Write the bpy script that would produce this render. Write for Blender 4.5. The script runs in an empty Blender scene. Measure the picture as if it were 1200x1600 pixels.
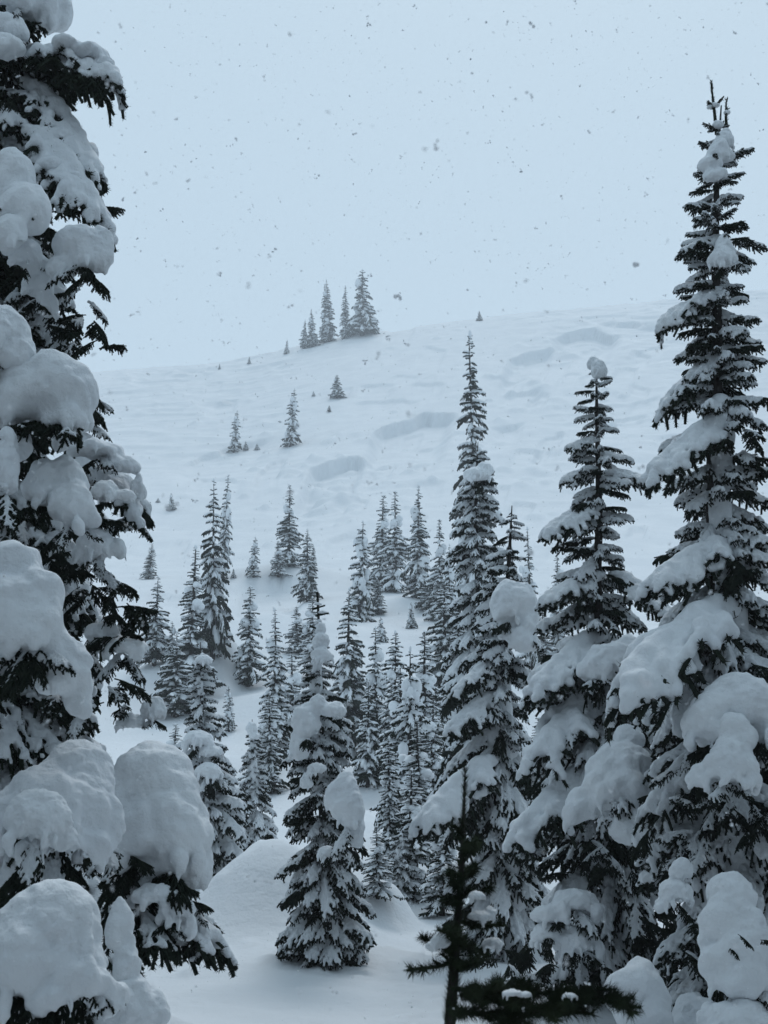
import bpy, math, random
import numpy as np
from mathutils import Vector, Matrix

# ------------------------------------------------------------------ camera, sky, sun, exposure
SC = bpy.context.scene
COL = SC.collection
FPX = 2000.0                      # focal length in photo pixels (photo 1200 x 1600)
TH = math.radians(12.3)           # camera looks uphill
CZ = 1.7
cam_data = bpy.data.cameras.new('camera')
cam = bpy.data.objects.new('camera', cam_data); COL.objects.link(cam)
cam_data.sensor_fit = 'VERTICAL'; cam_data.sensor_height = 36.0
cam_data.lens = 36.0 * FPX / 1600.0
cam_data.clip_start = 0.05; cam_data.clip_end = 3000
cam_data.dof.use_dof = True; cam_data.dof.focus_distance = 11.0; cam_data.dof.aperture_fstop = 9.0
cam.location = (0, 0, CZ); cam.rotation_euler = (math.radians(90) + TH, 0, 0)
SC.camera = cam

SUN_EL, SUN_AZ = math.radians(58), math.radians(12)
world = bpy.data.worlds.new('World'); SC.world = world; world.use_nodes = True
nt = world.node_tree; nt.nodes.clear()
sky = nt.nodes.new('ShaderNodeTexSky'); sky.sky_type = 'NISHITA'; sky.sun_disc = False
sky.sun_elevation = SUN_EL; sky.sun_rotation = SUN_AZ
sky.dust_density = 4.0; sky.air_density = 1.0; sky.ozone_density = 1.0
mix = nt.nodes.new('ShaderNodeMix'); mix.data_type = 'RGBA'
mix.inputs['Factor'].default_value = 0.93
SKY_CLOUD = (4.62, 6.02, 7.12, 1)
mix.inputs[7].default_value = SKY_CLOUD           # the closed cloud deck
bg = nt.nodes.new('ShaderNodeBackground'); bg.inputs['Strength'].default_value = 0.11
wo = nt.nodes.new('ShaderNodeOutputWorld')
nt.links.new(sky.outputs[0], mix.inputs[6]); nt.links.new(mix.outputs[2], bg.inputs[0]); nt.links.new(bg.outputs[0], wo.inputs[0])

sun_data = bpy.data.lights.new('sun', 'SUN'); sun = bpy.data.objects.new('sun', sun_data); COL.objects.link(sun)
sun_data.energy = 1.05; sun_data.angle = math.radians(24); sun_data.color = (0.97, 0.98, 1.0)
sd = Vector((math.sin(SUN_AZ) * math.cos(SUN_EL), math.cos(SUN_AZ) * math.cos(SUN_EL), math.sin(SUN_EL)))
sun.rotation_euler = sd.to_track_quat('Z', 'Y').to_euler()

SC.view_settings.view_transform = 'Standard'; SC.view_settings.look = 'None'
SC.view_settings.exposure = 0.0; SC.view_settings.gamma = 1.0; SC.view_settings.use_curve_mapping = False
SC.cycles.use_denoising = True
SC.cycles.max_bounces = 8; SC.cycles.diffuse_bounces = 4; SC.cycles.volume_bounces = 2
SC.cycles.glossy_bounces = 2; SC.cycles.transparent_max_bounces = 4
SC.cycles.volume_max_steps = 64
HAZE = 0.0010

# ------------------------------------------------------------------ projection helpers
CT, ST = math.cos(TH), math.sin(TH)
def at(px, py, Y):
    a = (px - 600) / FPX; b = (800 - py) / FPX
    dy = CT - b * ST; dz = ST + b * CT; s = Y / dy
    return np.array([a * s, Y, CZ + dz * s])
def proj(x, y, z):
    d = y * CT + (z - CZ) * ST
    d = np.where(d < 0.05, 0.05, d)
    v = -y * ST + (z - CZ) * CT
    return 600 + FPX * x / d, 800 - FPX * v / d
def ppm(px, py, Y):
    p = at(px, py, Y); return FPX / (Y * CT + (p[2] - CZ) * ST)

# ------------------------------------------------------------------ value noise
def hash2(ix, iy, seed):
    n = (ix.astype(np.int64) * 374761393 + iy.astype(np.int64) * 668265263 + seed * 974711) & 0xffffffff
    n = ((n ^ (n >> 13)) * 1274126177) & 0xffffffff
    return ((n ^ (n >> 16)) & 0xffff) / 65535.0
def vnoise(x, y, seed=0):
    ix = np.floor(x); iy = np.floor(y); fx = x - ix; fy = y - iy
    fx = fx * fx * fx * (fx * (fx * 6 - 15) + 10); fy = fy * fy * fy * (fy * (fy * 6 - 15) + 10)
    a = hash2(ix, iy, seed); b = hash2(ix + 1, iy, seed); c = hash2(ix, iy + 1, seed); d = hash2(ix + 1, iy + 1, seed)
    return (a + (b - a) * fx) * (1 - fy) + (c + (d - c) * fx) * fy - 0.5
def smooth(t):
    t = np.clip(t, 0, 1); return t * t * (3 - 2 * t)

# ------------------------------------------------------------------ the ground's height
PROF = [(9.4, 1600), (12, 1522), (16, 1445), (22, 1355), (30, 1285), (45, 1165), (60, 1055), (80, 965), (100, 905),
        (130, 822), (180, 690), (225, 585), (262, 521)]
_Y = np.array([-400, -60, 0, 5] + [p[0] for p in PROF] + [285, 330, 500.0])
_Z = np.array([-30, -4, 0, 0.04] + [at(600, p[1], p[0])[2] for p in PROF] + [0, 0, 0])
zr = _Z[-4]; _Z[-3] = zr + 4.0; _Z[-2] = zr + 2; _Z[-1] = zr - 30
_s = np.linspace(-6.2, 6.4, 4000)
_ys = np.sinh(_s) * 1.0
_zs = np.interp(_ys, _Y, _Z)
k = np.exp(-np.linspace(-2.5, 2.5, 81) ** 2); k /= k.sum()
_zs = np.convolve(np.pad(_zs, 40, mode='edge'), k, mode='valid')
RX = np.array([-600, 0, 200, 340, 390, 450, 500, 530, 600, 700, 750, 900, 1000, 1200, 1800.0])
RYv = np.array([640, 600, 588, 575, 567, 551, 537, 530, 521, 507, 501, 489, 481, 468, 440.0])
RYv = RYv - np.interp(RX, [0, 400, 600, 1200], [24, 18, 12, 14])
RU = (RX - 600) / FPX * 0.955
def rim(u):
    e = 0.008
    f = lambda v: np.interp(v, RU, 521 - RYv)
    return (f(u - 2 * e) + 2 * f(u - e) + 3 * f(u) + 2 * f(u + e) + f(u + 2 * e)) / 9

# mounds: px, py of foot, distance, radius x, radius y, height
MOUNDS = [(405, 1452, 14.2, 0.85, 0.9, 0.78, 2.2), (470, 1450, 14.8, 0.7, 0.9, 0.45, 2.0), (598, 1470, 15.2, 0.34, 0.4, 0.47, 3.0),
          (500, 1522, 12.2, 0.8, 0.55, 0.16, 1.5), (300, 1545, 10.5, 0.9, 0.7, 0.1, 1.5), (560, 1500, 12.6, 0.9, 0.5, 0.12, 1.5),
          (150, 1600, 8.4, 1.0, 0.8, 0.35, 1.8), (630, 1480, 16.6, 0.8, 0.8, 0.25, 1.6),
          (345, 1072, 57.0, 1.15, 1.5, 1.6, 3.0), (405, 1000, 70, 3.0, 3, 0.9, 1.6), (610, 1215, 38, 3, 2.2, 0.9, 1.6),
          (700, 1105, 52, 3.2, 2.6, 1.4, 2.0), (545, 1225, 36, 2.4, 2.0, 0.7, 1.8), (440, 1010, 68, 3.5, 3, 1.2, 1.6),
          (280, 1065, 58, 3.0, 3, 1.0, 1.6), (565, 519, 258, 2.8, 3, 1.4, 1.6), (620, 965, 82, 4, 3, 1.0, 1.6),
          (425, 905, 97, 5, 3.5, 1.3, 2.0), (480, 890, 104, 4, 3.5, 1.0, 2.0), (360, 1190, 40, 2, 2, .5, 1.6), (560, 1290, 27, 1.6, 1.5, .5, 1.8),
          (690, 1245, 33, 2.2, 1.6, .6, 1.8), (420, 1090, 52, 2.4, 2.0, .8, 1.8)]
rc = np.random.RandomState(17)
for i in range(70):
    c_ = [(505, 1515, 60, 18), (560, 1510, 60, 15), (300, 1520, 60, 20), (640, 1560, 50, 25), (420, 1470, 70, 12)][rc.randint(5)]
    q_ = (c_[0] + rc.randn() * c_[2], c_[1] + rc.randn() * c_[3]); Y_ = np.interp(q_[1], [1430, 1445, 1522, 1600], [17, 16, 12, 9.4]); r_ = rc.uniform(.035, .1)
    MOUNDS.append((q_[0], q_[1], Y_, r_, r_ * 1.1, r_ * rc.uniform(.2, .5), 2.5))
# broken snow slabs of a slide: upper lip as (px, py) points, drop in m, run-out length in px
SCARPS = [([(575, 680), (600, 664), (640, 654), (660, 645), (722, 646)], 1.35, 70),
          ([(480, 735), (510, 722), (545, 712), (578, 714)], 1.35, 60),
          ([(790, 562), (830, 548), (872, 541)], 1.1, 40), ([(862, 527), (890, 517), (935, 514), (975, 520)], 1.25, 45),
          ([(930, 505), (980, 503), (1060, 505)], 0.7, 22), ([(385, 905), (440, 901), (490, 912)], .55, 50),
          ([(545, 628), (610, 624), (665, 622)], 0.35, 20), ([(640, 597), (700, 597)], 0.35, 20), ([(660, 540), (700, 545)], .3, 20),
          ([(560, 603), (620, 597)], .3, 16), ([(275, 730), (310, 715), (345, 703), (400, 690), (440, 678)], 0.45, 30),
          ([(400, 742), (420, 725), (450, 712)], 0.4, 26), ([(300, 742), (350, 745), (390, 752)], .3, 20),
          ([(780, 612), (810, 606), (850, 610)], .5, 20), ([(760, 590), (800, 584), (830, 578)], .3, 20),
          ([(640, 690), (700, 676), (760, 668)], .3, 30), ([(230, 925), (300, 930)], .25, 20), ([(640, 755), (700, 750)], .2, 20),
          ([(800, 700), (850, 704)], .35, 18), ([(960, 573), (1000, 570)], .35, 14), ([(985, 600), (1020, 606)], .35, 14),
          ([(800, 783), (840, 786)], .35, 18), ([(985, 545), (1020, 552)], .35, 14),
          ([(690, 1097), (740, 1100)], 1.0, 40), ([(560, 1128), (590, 1120)], 0.6, 40), ([(430, 1120), (500, 1110)], 0.4, 40)]
# lumps of slide debris: px, py, radius m, height m
rb = np.random.RandomState(7)
for i in range(46):
    x_ = rb.uniform(250, 1030); y_ = rb.uniform(560, 860) if rb.rand() < .75 else rb.uniform(505, 600)
    if y_ < 570 and x_ < 560: continue
    w_ = rb.uniform(18, 70); sl = rb.uniform(-.25, .05)
    SCARPS.append(([(x_, y_), (x_ + w_ / 2, y_ + sl * w_ / 2 + rb.uniform(-3, 3)), (x_ + w_, y_ + sl * w_)], rb.uniform(.12, .4), rb.uniform(8, 26)))
LUMPS = [(523, 780, 1.6, .9), (545, 777, 1.2, .7), (500, 757, 1.5, .9), (505, 790, 1.2, .8), (525, 745, 1.3, .8), (488, 748, 1.2, .6),
         (515, 690, 1.0, .5), (570, 690, 1.4, .6), (845, 605, 1.6, .8), (835, 592, 1.3, .7), (870, 545, 1.6, .8), (890, 545, 1.4, .7)]
for i in range(170):
    c = [(520, 800, 60, 45), (850, 600, 90, 40), (640, 700, 120, 60), (760, 760, 120, 60), (430, 740, 120, 40)][rb.randint(5)]
    LUMPS.append((c[0] + rb.randn() * c[2], c[1] + rb.randn() * c[3], rb.uniform(.4, 1.1), rb.uniform(.15, .5)))

def base_h(x, y):
    z = np.interp(y, _ys, _zs)
    yy = np.maximum(y, 1.0); u = np.clip(x / yy, -0.6, 0.6)
    w = smooth((y - 70) / 190)
    z = z + rim(u) / FPX * yy * 1.12 * w
    far = smooth((y - 25) / 30)
    z = z + vnoise(x / 22, y / 22, 3) * 1.5 * far * (1 - 0.6 * w) + vnoise(x / 8, y / 8, 4) * 0.7 * far * (1 - 0.7 * w)
    z = z + vnoise(x / 3.1, y / 2.2, 5) * 0.13 + vnoise(x / 1.1, y / .8, 6) * 0.03 * (1 - far) + vnoise(x / 2.0, y / 3.4, 8) * 0.14 * w
    r1 = 1 - np.abs(vnoise(x / 9 + y / 30, y / 4.5, 21)) * 4; r2 = 1 - np.abs(vnoise(x / 4 + y / 14, y / 2.2, 22)) * 4
    pat = smooth(vnoise(x / 35, y / 30, 23) * 3 + .5)
    z = z + w * pat * (np.maximum(r1, 0) * .55 + np.maximum(r2, 0) * .22)
    near = 1 - smooth((y - 20) / 20)
    z = z + near * (vnoise(x / .45 + y, y / .3, 24) * .012 + np.maximum(0, 1 - np.abs(vnoise(x / 2.4 + y / 2, y / 1.3, 25)) * 5) * .03)
    z = z + np.maximum(0, np.abs(x) - 6 - 0.25 * np.maximum(y, 0)) * 0.05 * (y < 400)
    return z
_lm = None
def height(x, y, detail=True):
    global _lm
    x = np.asarray(x, float); y = np.asarray(y, float)
    z = base_h(x, y)
    for (px, py, Y, rx, ry, h, p) in MOUNDS:
        cx = (px - 600) / FPX * (Y * 1.0)
        r = ((x - cx) / rx) ** 2 + ((y - Y) / ry) ** 2
        z = z + h * np.exp(-np.power(np.minimum(r, 20), p / 2))
    if detail:
        qx, qy = proj(x, y, z)
        ok = (y > 20) & (y < 300)
        for pts, h, run in SCARPS:
            X = [p[0] for p in pts]; Yp = [p[1] for p in pts]
            yc = np.interp(qx, X, Yp) + 3.0 * vnoise(qx / 9, qx * 0 + h * 10, 11)
            s0 = np.clip(qy - yc, 0, 90) + 8 * vnoise(qx / 14, qy / 10, 31)
            en = smooth((qx + s0 * .5 - X[0]) / (.22 * (X[-1] - X[0]))) * smooth((X[-1] - qx - s0 * .35) / (.2 * (X[-1] - X[0])))
            s = qy - yc
            z = z - ok * 1.5 * h * en * smooth(s / 1.8) * (1 - smooth((s - 5) / (run * 1.8)))
        if _lm is None:
            _lm = []
            for (px, py, r, h) in LUMPS:
                P = ground_px(px, py, False)
                if P is not None: _lm.append((P[0], P[1], r, h))
        for (cx, cy, r, h) in _lm:
            m = (np.abs(x - cx) < 3 * r) & (np.abs(y - cy) < 4 * r)
            if m.any():
                rr = ((x - cx) / r) ** 2 + ((y - cy) / (r * 1.3)) ** 2
                z = z + np.where(m, h * np.exp(-np.minimum(rr, 20) ** 1.6), 0)
    return z
def ground_px(px, py, detail=True):
    Y = np.geomspace(9, 300, 700)
    d = at(px, py, 1.0); dx, dz = d[0], d[2] - CZ
    hz = height(dx * Y, Y, detail); rz = CZ + dz * Y
    hit = np.nonzero(rz < hz)[0]
    if len(hit) == 0: return None
    i = hit[0]; 
    if i == 0: return np.array([dx * Y[0], Y[0], hz[0]])
    a = (rz - hz)[i - 1]; b = (rz - hz)[i]; t = a / (a - b + 1e-9)
    y = Y[i - 1] + (Y[i] - Y[i - 1]) * t
    return np.array([dx * y, y, CZ + dz * y])

# ------------------------------------------------------------------ materials
def mat(name, c1, c2, scale, rough, bumps=(), spec=0.3, lo=0.3, hi=0.7):
    m = bpy.data.materials.new(name); m.use_nodes = True; n = m.node_tree; b = n.nodes['Principled BSDF']
    tc = n.nodes.new('ShaderNodeTexCoord')
    nz = n.nodes.new('ShaderNodeTexNoise'); nz.inputs['Scale'].default_value = scale; nz.inputs['Detail'].default_value = 4
    cr = n.nodes.new('ShaderNodeValToRGB'); cr.color_ramp.elements[0].position = lo; cr.color_ramp.elements[1].position = hi
    cr.color_ramp.elements[0].color = (*c1, 1); cr.color_ramp.elements[1].color = (*c2, 1)
    n.links.new(tc.outputs['Object'], nz.inputs['Vector']); n.links.new(nz.outputs['Fac'], cr.inputs[0]); n.links.new(cr.outputs[0], b.inputs['Base Color'])
    b.inputs['Roughness'].default_value = rough; b.inputs['Specular IOR Level'].default_value = spec
    prev = None
    for sc_, dist in bumps:
        t = n.nodes.new('ShaderNodeTexNoise'); t.inputs['Scale'].default_value = sc_; t.inputs['Detail'].default_value = 5
        bp = n.nodes.new('ShaderNodeBump'); bp.inputs['Distance'].default_value = dist; bp.inputs['Strength'].default_value = 1.0
        n.links.new(tc.outputs['Object'], t.inputs['Vector']); n.links.new(t.outputs['Fac'], bp.inputs['Height'])
        if prev: n.links.new(prev.outputs[0], bp.inputs['Normal'])
        prev = bp
    if prev: n.links.new(prev.outputs[0], b.inputs['Normal'])
    return m
M_SNOW = mat('settled_snow', (.70, .73, .76), (.77, .80, .82), 3.0, .75, ((9, .02), (28, .010), (90, .003)), .2)
M_GROUND = mat('ground_snow', (.66, .69, .715), (.72, .745, .765), .4, .8, ((1.5, .04), (6, .012), (25, .006)), .2)
M_NEEDLE = mat('fir_needles', (.010, .015, .012), (.026, .034, .024), 7.0, .8, (), .04)
M_GREEN = mat('young_fir_needles', (.014, .021, .012), (.036, .048, .026), 9.0, .75, (), .08)
M_BARK = mat('fir_bark', (.018, .016, .015), (.045, .04, .037), 12.0, .9, ((30, .01),), .2)
M_FLAKE = mat('snowflake', (.8, .82, .84), (.88, .9, .92), 3.0, .8, (), .05)
_n = M_FLAKE.node_tree; _t = _n.nodes.new('ShaderNodeBsdfTranslucent'); _t.inputs[0].default_value = (.88, .9, .92, 1)
_m = _n.nodes.new('ShaderNodeMixShader'); _m.inputs[0].default_value = .72
_n.links.new(_n.nodes['Principled BSDF'].outputs[0], _m.inputs[1]); _n.links.new(_t.outputs[0], _m.inputs[2]); _n.links.new(_m.outputs[0], _n.nodes['Material Output'].inputs[0])

# ------------------------------------------------------------------ mesh helpers
class Geo:
    def __init__(s): s.v = []; s.f = []; s.n = 0
    def add(s, v, f):
        v = np.asarray(v, np.float32).reshape(-1, 3)
        s.v.append(v); s.f.append(np.asarray(f, np.int32).reshape(-1, 3) + s.n); s.n += len(v)
    def arr(s): return np.concatenate(s.v), np.concatenate(s.f)
def mk_mesh(name, v, f, material, shade=True):
    me = bpy.data.meshes.new(name); nf = len(f)
    me.vertices.add(len(v)); me.vertices.foreach_set('co', np.asarray(v, np.float32).ravel())
    me.loops.add(nf * 3); me.loops.foreach_set('vertex_index', np.asarray(f, np.int32).ravel())
    me.polygons.add(nf); me.polygons.foreach_set('loop_start', np.arange(0, nf * 3, 3, dtype=np.int32))
    me.polygons.foreach_set('use_smooth', np.full(nf, shade))
    me.update(calc_edges=True); me.validate()
    if material: me.materials.append(material)
    return me
def obj(name, me, parent=None, label=None, cat=None, group=None, kind=None):
    o = bpy.data.objects.new(name, me); COL.objects.link(o)
    if parent: o.parent = parent
    if label: o['label'] = label
    if cat: o['category'] = cat
    if group: o['group'] = group
    if kind: o['kind'] = kind
    return o
def ico(sub):
    t = (1 + 5 ** .5) / 2
    v = [(-1, t, 0), (1, t, 0), (-1, -t, 0), (1, -t, 0), (0, -1, t), (0, 1, t), (0, -1, -t), (0, 1, -t), (t, 0, -1), (t, 0, 1), (-t, 0, -1), (-t, 0, 1)]
    f = [(0, 11, 5), (0, 5, 1), (0, 1, 7), (0, 7, 10), (0, 10, 11), (1, 5, 9), (5, 11, 4), (11, 10, 2), (10, 7, 6), (7, 1, 8), (3, 9, 4), (3, 4, 2), (3, 2, 6), (3, 6, 8), (3, 8, 9), (4, 9, 5), (2, 4, 11), (6, 2, 10), (8, 6, 7), (9, 8, 1)]
    v = [np.array(p) / np.linalg.norm(p) for p in v]
    for _ in range(sub):
        c = {}; nf = []
        def mid(a, b):
            kk = (min(a, b), max(a, b))
            if kk not in c:
                p = v[a] + v[b]; v.append(p / np.linalg.norm(p)); c[kk] = len(v) - 1
            return c[kk]
        for a, b, d in f:
            x, y, z = mid(a, b), mid(b, d), mid(d, a); nf += [(a, x, z), (b, y, x), (d, z, y), (x, y, z)]
        f = nf
    return np.array(v), np.array(f)
ICO1 = ico(1); ICO2 = ico(2); ICO0 = ico(0)
def blobs(cs, rs, tmpl=ICO1):
    """union-of-ellipsoids input: centres (n,3), radii (n,3)"""
    tv, tf = tmpl; cs = np.asarray(cs, float); rs = np.asarray(rs, float); n = len(cs)
    v = cs[:, None, :] + tv[None] * rs[:, None, :]
    f = tf[None] + (np.arange(n) * len(tv))[:, None, None]
    return v.reshape(-1, 3), f.reshape(-1, 3)
def main_island(me):
    n = len(me.vertices); e = np.empty(len(me.edges) * 2, np.int32); me.edges.foreach_get('vertices', e); a, b = e[::2], e[1::2]
    lab = np.arange(n)
    for _ in range(400):
        m = np.minimum(lab[a], lab[b]); old = lab.copy(); np.minimum.at(lab, a, m); np.minimum.at(lab, b, m); lab = lab[lab]
        if (lab == old).all(): break
    ids, cnt = np.unique(lab, return_counts=True)
    if len(ids) == 1: return me
    if cnt.max() < .5 * n: me['loose'] = 1; return me
    v, f = mesh_arr(me); keep = lab == ids[cnt.argmax()]; mp = np.cumsum(keep) - 1; f = f[keep[f[:, 0]]]
    out = mk_mesh(me.name, v[keep], mp[f], None); bpy.data.meshes.remove(me); return out
def melt(name, v, f, voxel, material, it=5, dec=None, fac=0.5):
    """melt overlapping lumps into one smooth skin"""
    me = mk_mesh('tmp', v, f, None); o = bpy.data.objects.new('tmp', me); COL.objects.link(o)
    r = o.modifiers.new('r', 'REMESH'); r.mode = 'VOXEL'; r.voxel_size = voxel; r.use_smooth_shade = True
    s = o.modifiers.new('s', 'SMOOTH'); s.iterations = it; s.factor = fac
    if dec: d = o.modifiers.new('d', 'DECIMATE'); d.ratio = dec
    dg = bpy.context.evaluated_depsgraph_get()
    out = bpy.data.meshes.new_from_object(o.evaluated_get(dg))
    bpy.data.objects.remove(o); bpy.data.meshes.remove(me)
    out = main_island(out)
    out.name = name; out.materials.clear(); out.materials.append(material)
    out.polygons.foreach_set('use_smooth', np.full(len(out.polygons), True))
    return out
def mesh_arr(me):
    me.calc_loop_triangles(); v = np.empty(len(me.vertices) * 3, np.float32); me.vertices.foreach_get('co', v)
    f = np.empty(len(me.loop_triangles) * 3, np.int32); me.loop_triangles.foreach_get('vertices', f)
    return v.reshape(-1, 3), f.reshape(-1, 3)
def frames(P):
    T = np.gradient(P, axis=0); T /= np.linalg.norm(T, axis=1)[:, None] + 1e-9
    up = np.where(np.abs(T[:, 2:3]) > .9, np.array([[1., 0, 0]]), np.array([[0, 0, 1.]]))
    A = np.cross(T, up); A /= np.linalg.norm(A, axis=1)[:, None] + 1e-9
    return T, A, np.cross(T, A)
def tube(geo, P, R, sides=5, rs=None, jag=0.0):
    P = np.asarray(P, float); n = len(P); T, A, B = frames(P); R = np.broadcast_to(np.asarray(R, float), (n,)).copy()
    ph = np.linspace(0, 2 * np.pi, sides, endpoint=False)
    rr = R[:, None] * (1 + (jag * rs.uniform(-1, 1, (n, sides)) if jag else 0))
    V = P[:, None] + rr[..., None] * (np.cos(ph)[None, :, None] * A[:, None] + np.sin(ph)[None, :, None] * B[:, None])
    V = V.reshape(-1, 3); F = []
    for i in range(n - 1):
        for j in range(sides):
            a = i * sides + j; b = i * sides + (j + 1) % sides; c = a + sides; d = b + sides
            F += [(a, b, d), (a, d, c)]
    for j in range(1, sides - 1): F += [(0, j + 1, j), ((n - 1) * sides, (n - 1) * sides + j, (n - 1) * sides + j + 1)]
    geo.add(V, F)
def needles(geo, P, rs, per_m, ln, w, r0=0.0, fwd=.55):
    P = np.asarray(P, float); seg = np.linalg.norm(np.diff(P, axis=0), axis=1); L = seg.sum(); n = max(6, int(L * per_m))
    c = np.concatenate([[0], np.cumsum(seg)]); s = rs.uniform(0, L * 1.0, n)
    C = np.stack([np.interp(s, c, P[:, k]) for k in range(3)], 1)
    T, A, B = frames(P); i = np.clip(np.searchsorted(c, s) - 1, 0, len(P) - 2)
    ph = rs.uniform(0, 2 * np.pi, n)[:, None]; rad = np.cos(ph) * A[i] + np.sin(ph) * B[i]; side = -np.sin(ph) * A[i] + np.cos(ph) * B[i]
    d = T[i] * fwd + rad + rs.normal(0, .15, (n, 3)); d /= np.linalg.norm(d, axis=1)[:, None]
    l = ln * rs.uniform(.7, 1.15, n)[:, None]; b = C + rad * r0
    V = np.stack([b - side * w, b + side * w, b + d * l], 1).reshape(-1, 3)
    geo.add(V, np.arange(n * 3).reshape(-1, 3))

# ------------------------------------------------------------------ branch library
# droop classes: 0 lifted, 1 level, 2 drooping, 3 hanging
DRO = [(.30, -.14), (.06, -.20), (-.26, -.24), (-.62, -.45)]
def skeleton(rs, cls, sub=True):
    a, d = DRO[cls]; d *= rs.uniform(.85, 1.15)
    t = np.linspace(0, 1, 9); bend = rs.uniform(-.12, .12)
    slope = a + 2 * d * t; ang = np.arctan(slope); step = 1 / 8
    x = np.concatenate([[0], np.cumsum(np.cos(ang[:-1]) * step)]); z = np.concatenate([[0], np.cumsum(np.sin(ang[:-1]) * step)])
    main = np.stack([x, bend * t ** 2, z], 1)
    T, _, _ = frames(main); tw = []
    n = 9
    for i in range(n):
        for sd_ in (-1, 1):
            tt = .12 + .83 * (i + rs.uniform(-.3, .3)) / n
            p = np.array([np.interp(tt, t, main[:, k]) for k in range(3)]); tan = T[int(tt * 8)]
            l = (.36 * (1 - tt) ** .7 * min(1, .45 + tt * 2.2) + .09) * rs.uniform(.75, 1.2)
            an = math.radians(rs.uniform(30, 52)); lat = np.array([0, sd_, 0.])
            dr = tan * math.cos(an) + lat * math.sin(an) + np.array([0, 0, -rs.uniform(-.05, .22)])
            s = np.linspace(0, 1, 5)[:, None]
            hang = rs.uniform(.05, .4) * (1 + .2 * cls)
            q = p + dr * l * s + np.array([0, 0, -1.]) * l * hang * s ** 2
            tw.append(q)
            if sub and l > .17:
                Tq, _, _ = frames(q)
                for m in range(4):
                    ss = .3 + .16 * m; pp = np.array([np.interp(ss, s[:, 0], q[:, k]) for k in range(3)])
                    sg = 1 if m % 2 else -1; tn = Tq[2]; la = np.cross(tn, [0, 0, 1.]); la /= np.linalg.norm(la)
                    dd = tn * .65 + la * sg * .7 + np.array([0, 0, -rs.uniform(.1, .6)])
                    l2 = l * rs.uniform(.3, .45)
                    s3 = np.linspace(0, 1, 3)[:, None]
                    tw.append(pp + dd * l2 * s3 + np.array([0, 0, -1.]) * l2 * .3 * s3 ** 2)
    # fringe twigs hanging straight below the axis
    for i in range(7):
        tt = rs.uniform(.2, .9); p = np.array([np.interp(tt, t, main[:, k]) for k in range(3)]); l = rs.uniform(.1, .2) * (1.1 - tt * .6)
        s = np.linspace(0, 1, 3)[:, None]
        tw.append(p + (T[int(tt * 8)] * .5 + np.array([0, rs.uniform(-.4, .4), -.8])) * l * s)
    return main, tw
def branch_hi(rs, cls):
    main, tw = skeleton(rs, cls); g = Geo()
    tube(g, main, np.linspace(.018, .010, 9), 5)
    needles(g, main[2:], rs, 220, .034, .004, .004)
    for q in tw:
        tube(g, q, np.linspace(.019, .012, len(q)), 5, rs, .3)
        needles(g, q, rs, 420, .032, .0045, .006)
    return g.arr(), main, tw
def branch_lo(rs, cls):
    main, tw = skeleton(rs, cls, False); g = Geo()
    tube(g, main[::2], np.linspace(.035, .02, 5), 3)
    for q in tw:
        tube(g, q[::2], np.linspace(.06, .026, len(q[::2])), 3, rs, .4)
    return g.arr(), main, tw
def snow_on(main, tw, rs, heavy, hi=True):
    cs, rr = [], []
    th = (.034, .053, .078)[heavy]
    for k in np.linspace(.05, .93, 26):
        p = np.array([np.interp(k, np.linspace(0, 1, 9), main[:, j]) for j in range(3)])
        r = th * (1 - .45 * k) * rs.uniform(.8, 1.25) * (0.8 if k < .1 else 1)
        cs.append(p + [0, rs.normal(0, .008), r * .75]); rr.append((r * 1.15, r * 1.25, r))
    for q in tw:
        L = np.linalg.norm(q[-1] - q[0])
        if len(q) < 5 and L < .07: continue
        if rs.rand() < (.4, .25, .12)[heavy]: continue
        cut = rs.uniform(.55, .95)
        if len(q) == 3: cut *= .8
        n = max(2, int(L * cut / .035))
        for k in np.linspace(0, cut, n):
            p = np.array([np.interp(k, np.linspace(0, 1, len(q)), q[:, j]) for j in range(3)])
            r = th * (.62 - .25 * k) * rs.uniform(.8, 1.2)
            cs.append(p + [0, 0, r * .75]); rr.append((r, r, r))
    return blobs(cs, rr)

HI, LO = [], []      # library entries: class -> list of dicts
for cls in range(4):
    lst = []
    for vi in range(4):
        rs = np.random.RandomState(100 + cls * 10 + vi)
        (v, f), main, tw = branch_hi(rs, cls)
        me = mk_mesh('fir_branch', v, f, M_NEEDLE, False)
        sn = []
        for hv in range(3):
            if hv == 0 and vi % 2: sn.append(None); continue
            sv, sf = snow_on(main, tw, np.random.RandomState(vi * 7 + hv), hv)
            sn.append(melt('branch_snow', sv, sf, .0155, M_SNOW, 4))
        lst.append(dict(me=me, snow=sn, tip=main[-1]))
    HI.append(lst)
    lst = []
    for vi in range(3):
        rs = np.random.RandomState(300 + cls * 10 + vi)
        fol, main, tw = branch_lo(rs, cls)
        sv, sf = snow_on(main, [q for q in tw], np.random.RandomState(vi + 50), 2, False)
        m2 = melt('t', sv, sf, .038, M_SNOW, 2, .34); sa = mesh_arr(m2); bpy.data.meshes.remove(m2)
        lst.append(dict(fol=fol, snow=sa, tip=main[-1]))
    LO.append(lst)

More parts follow.
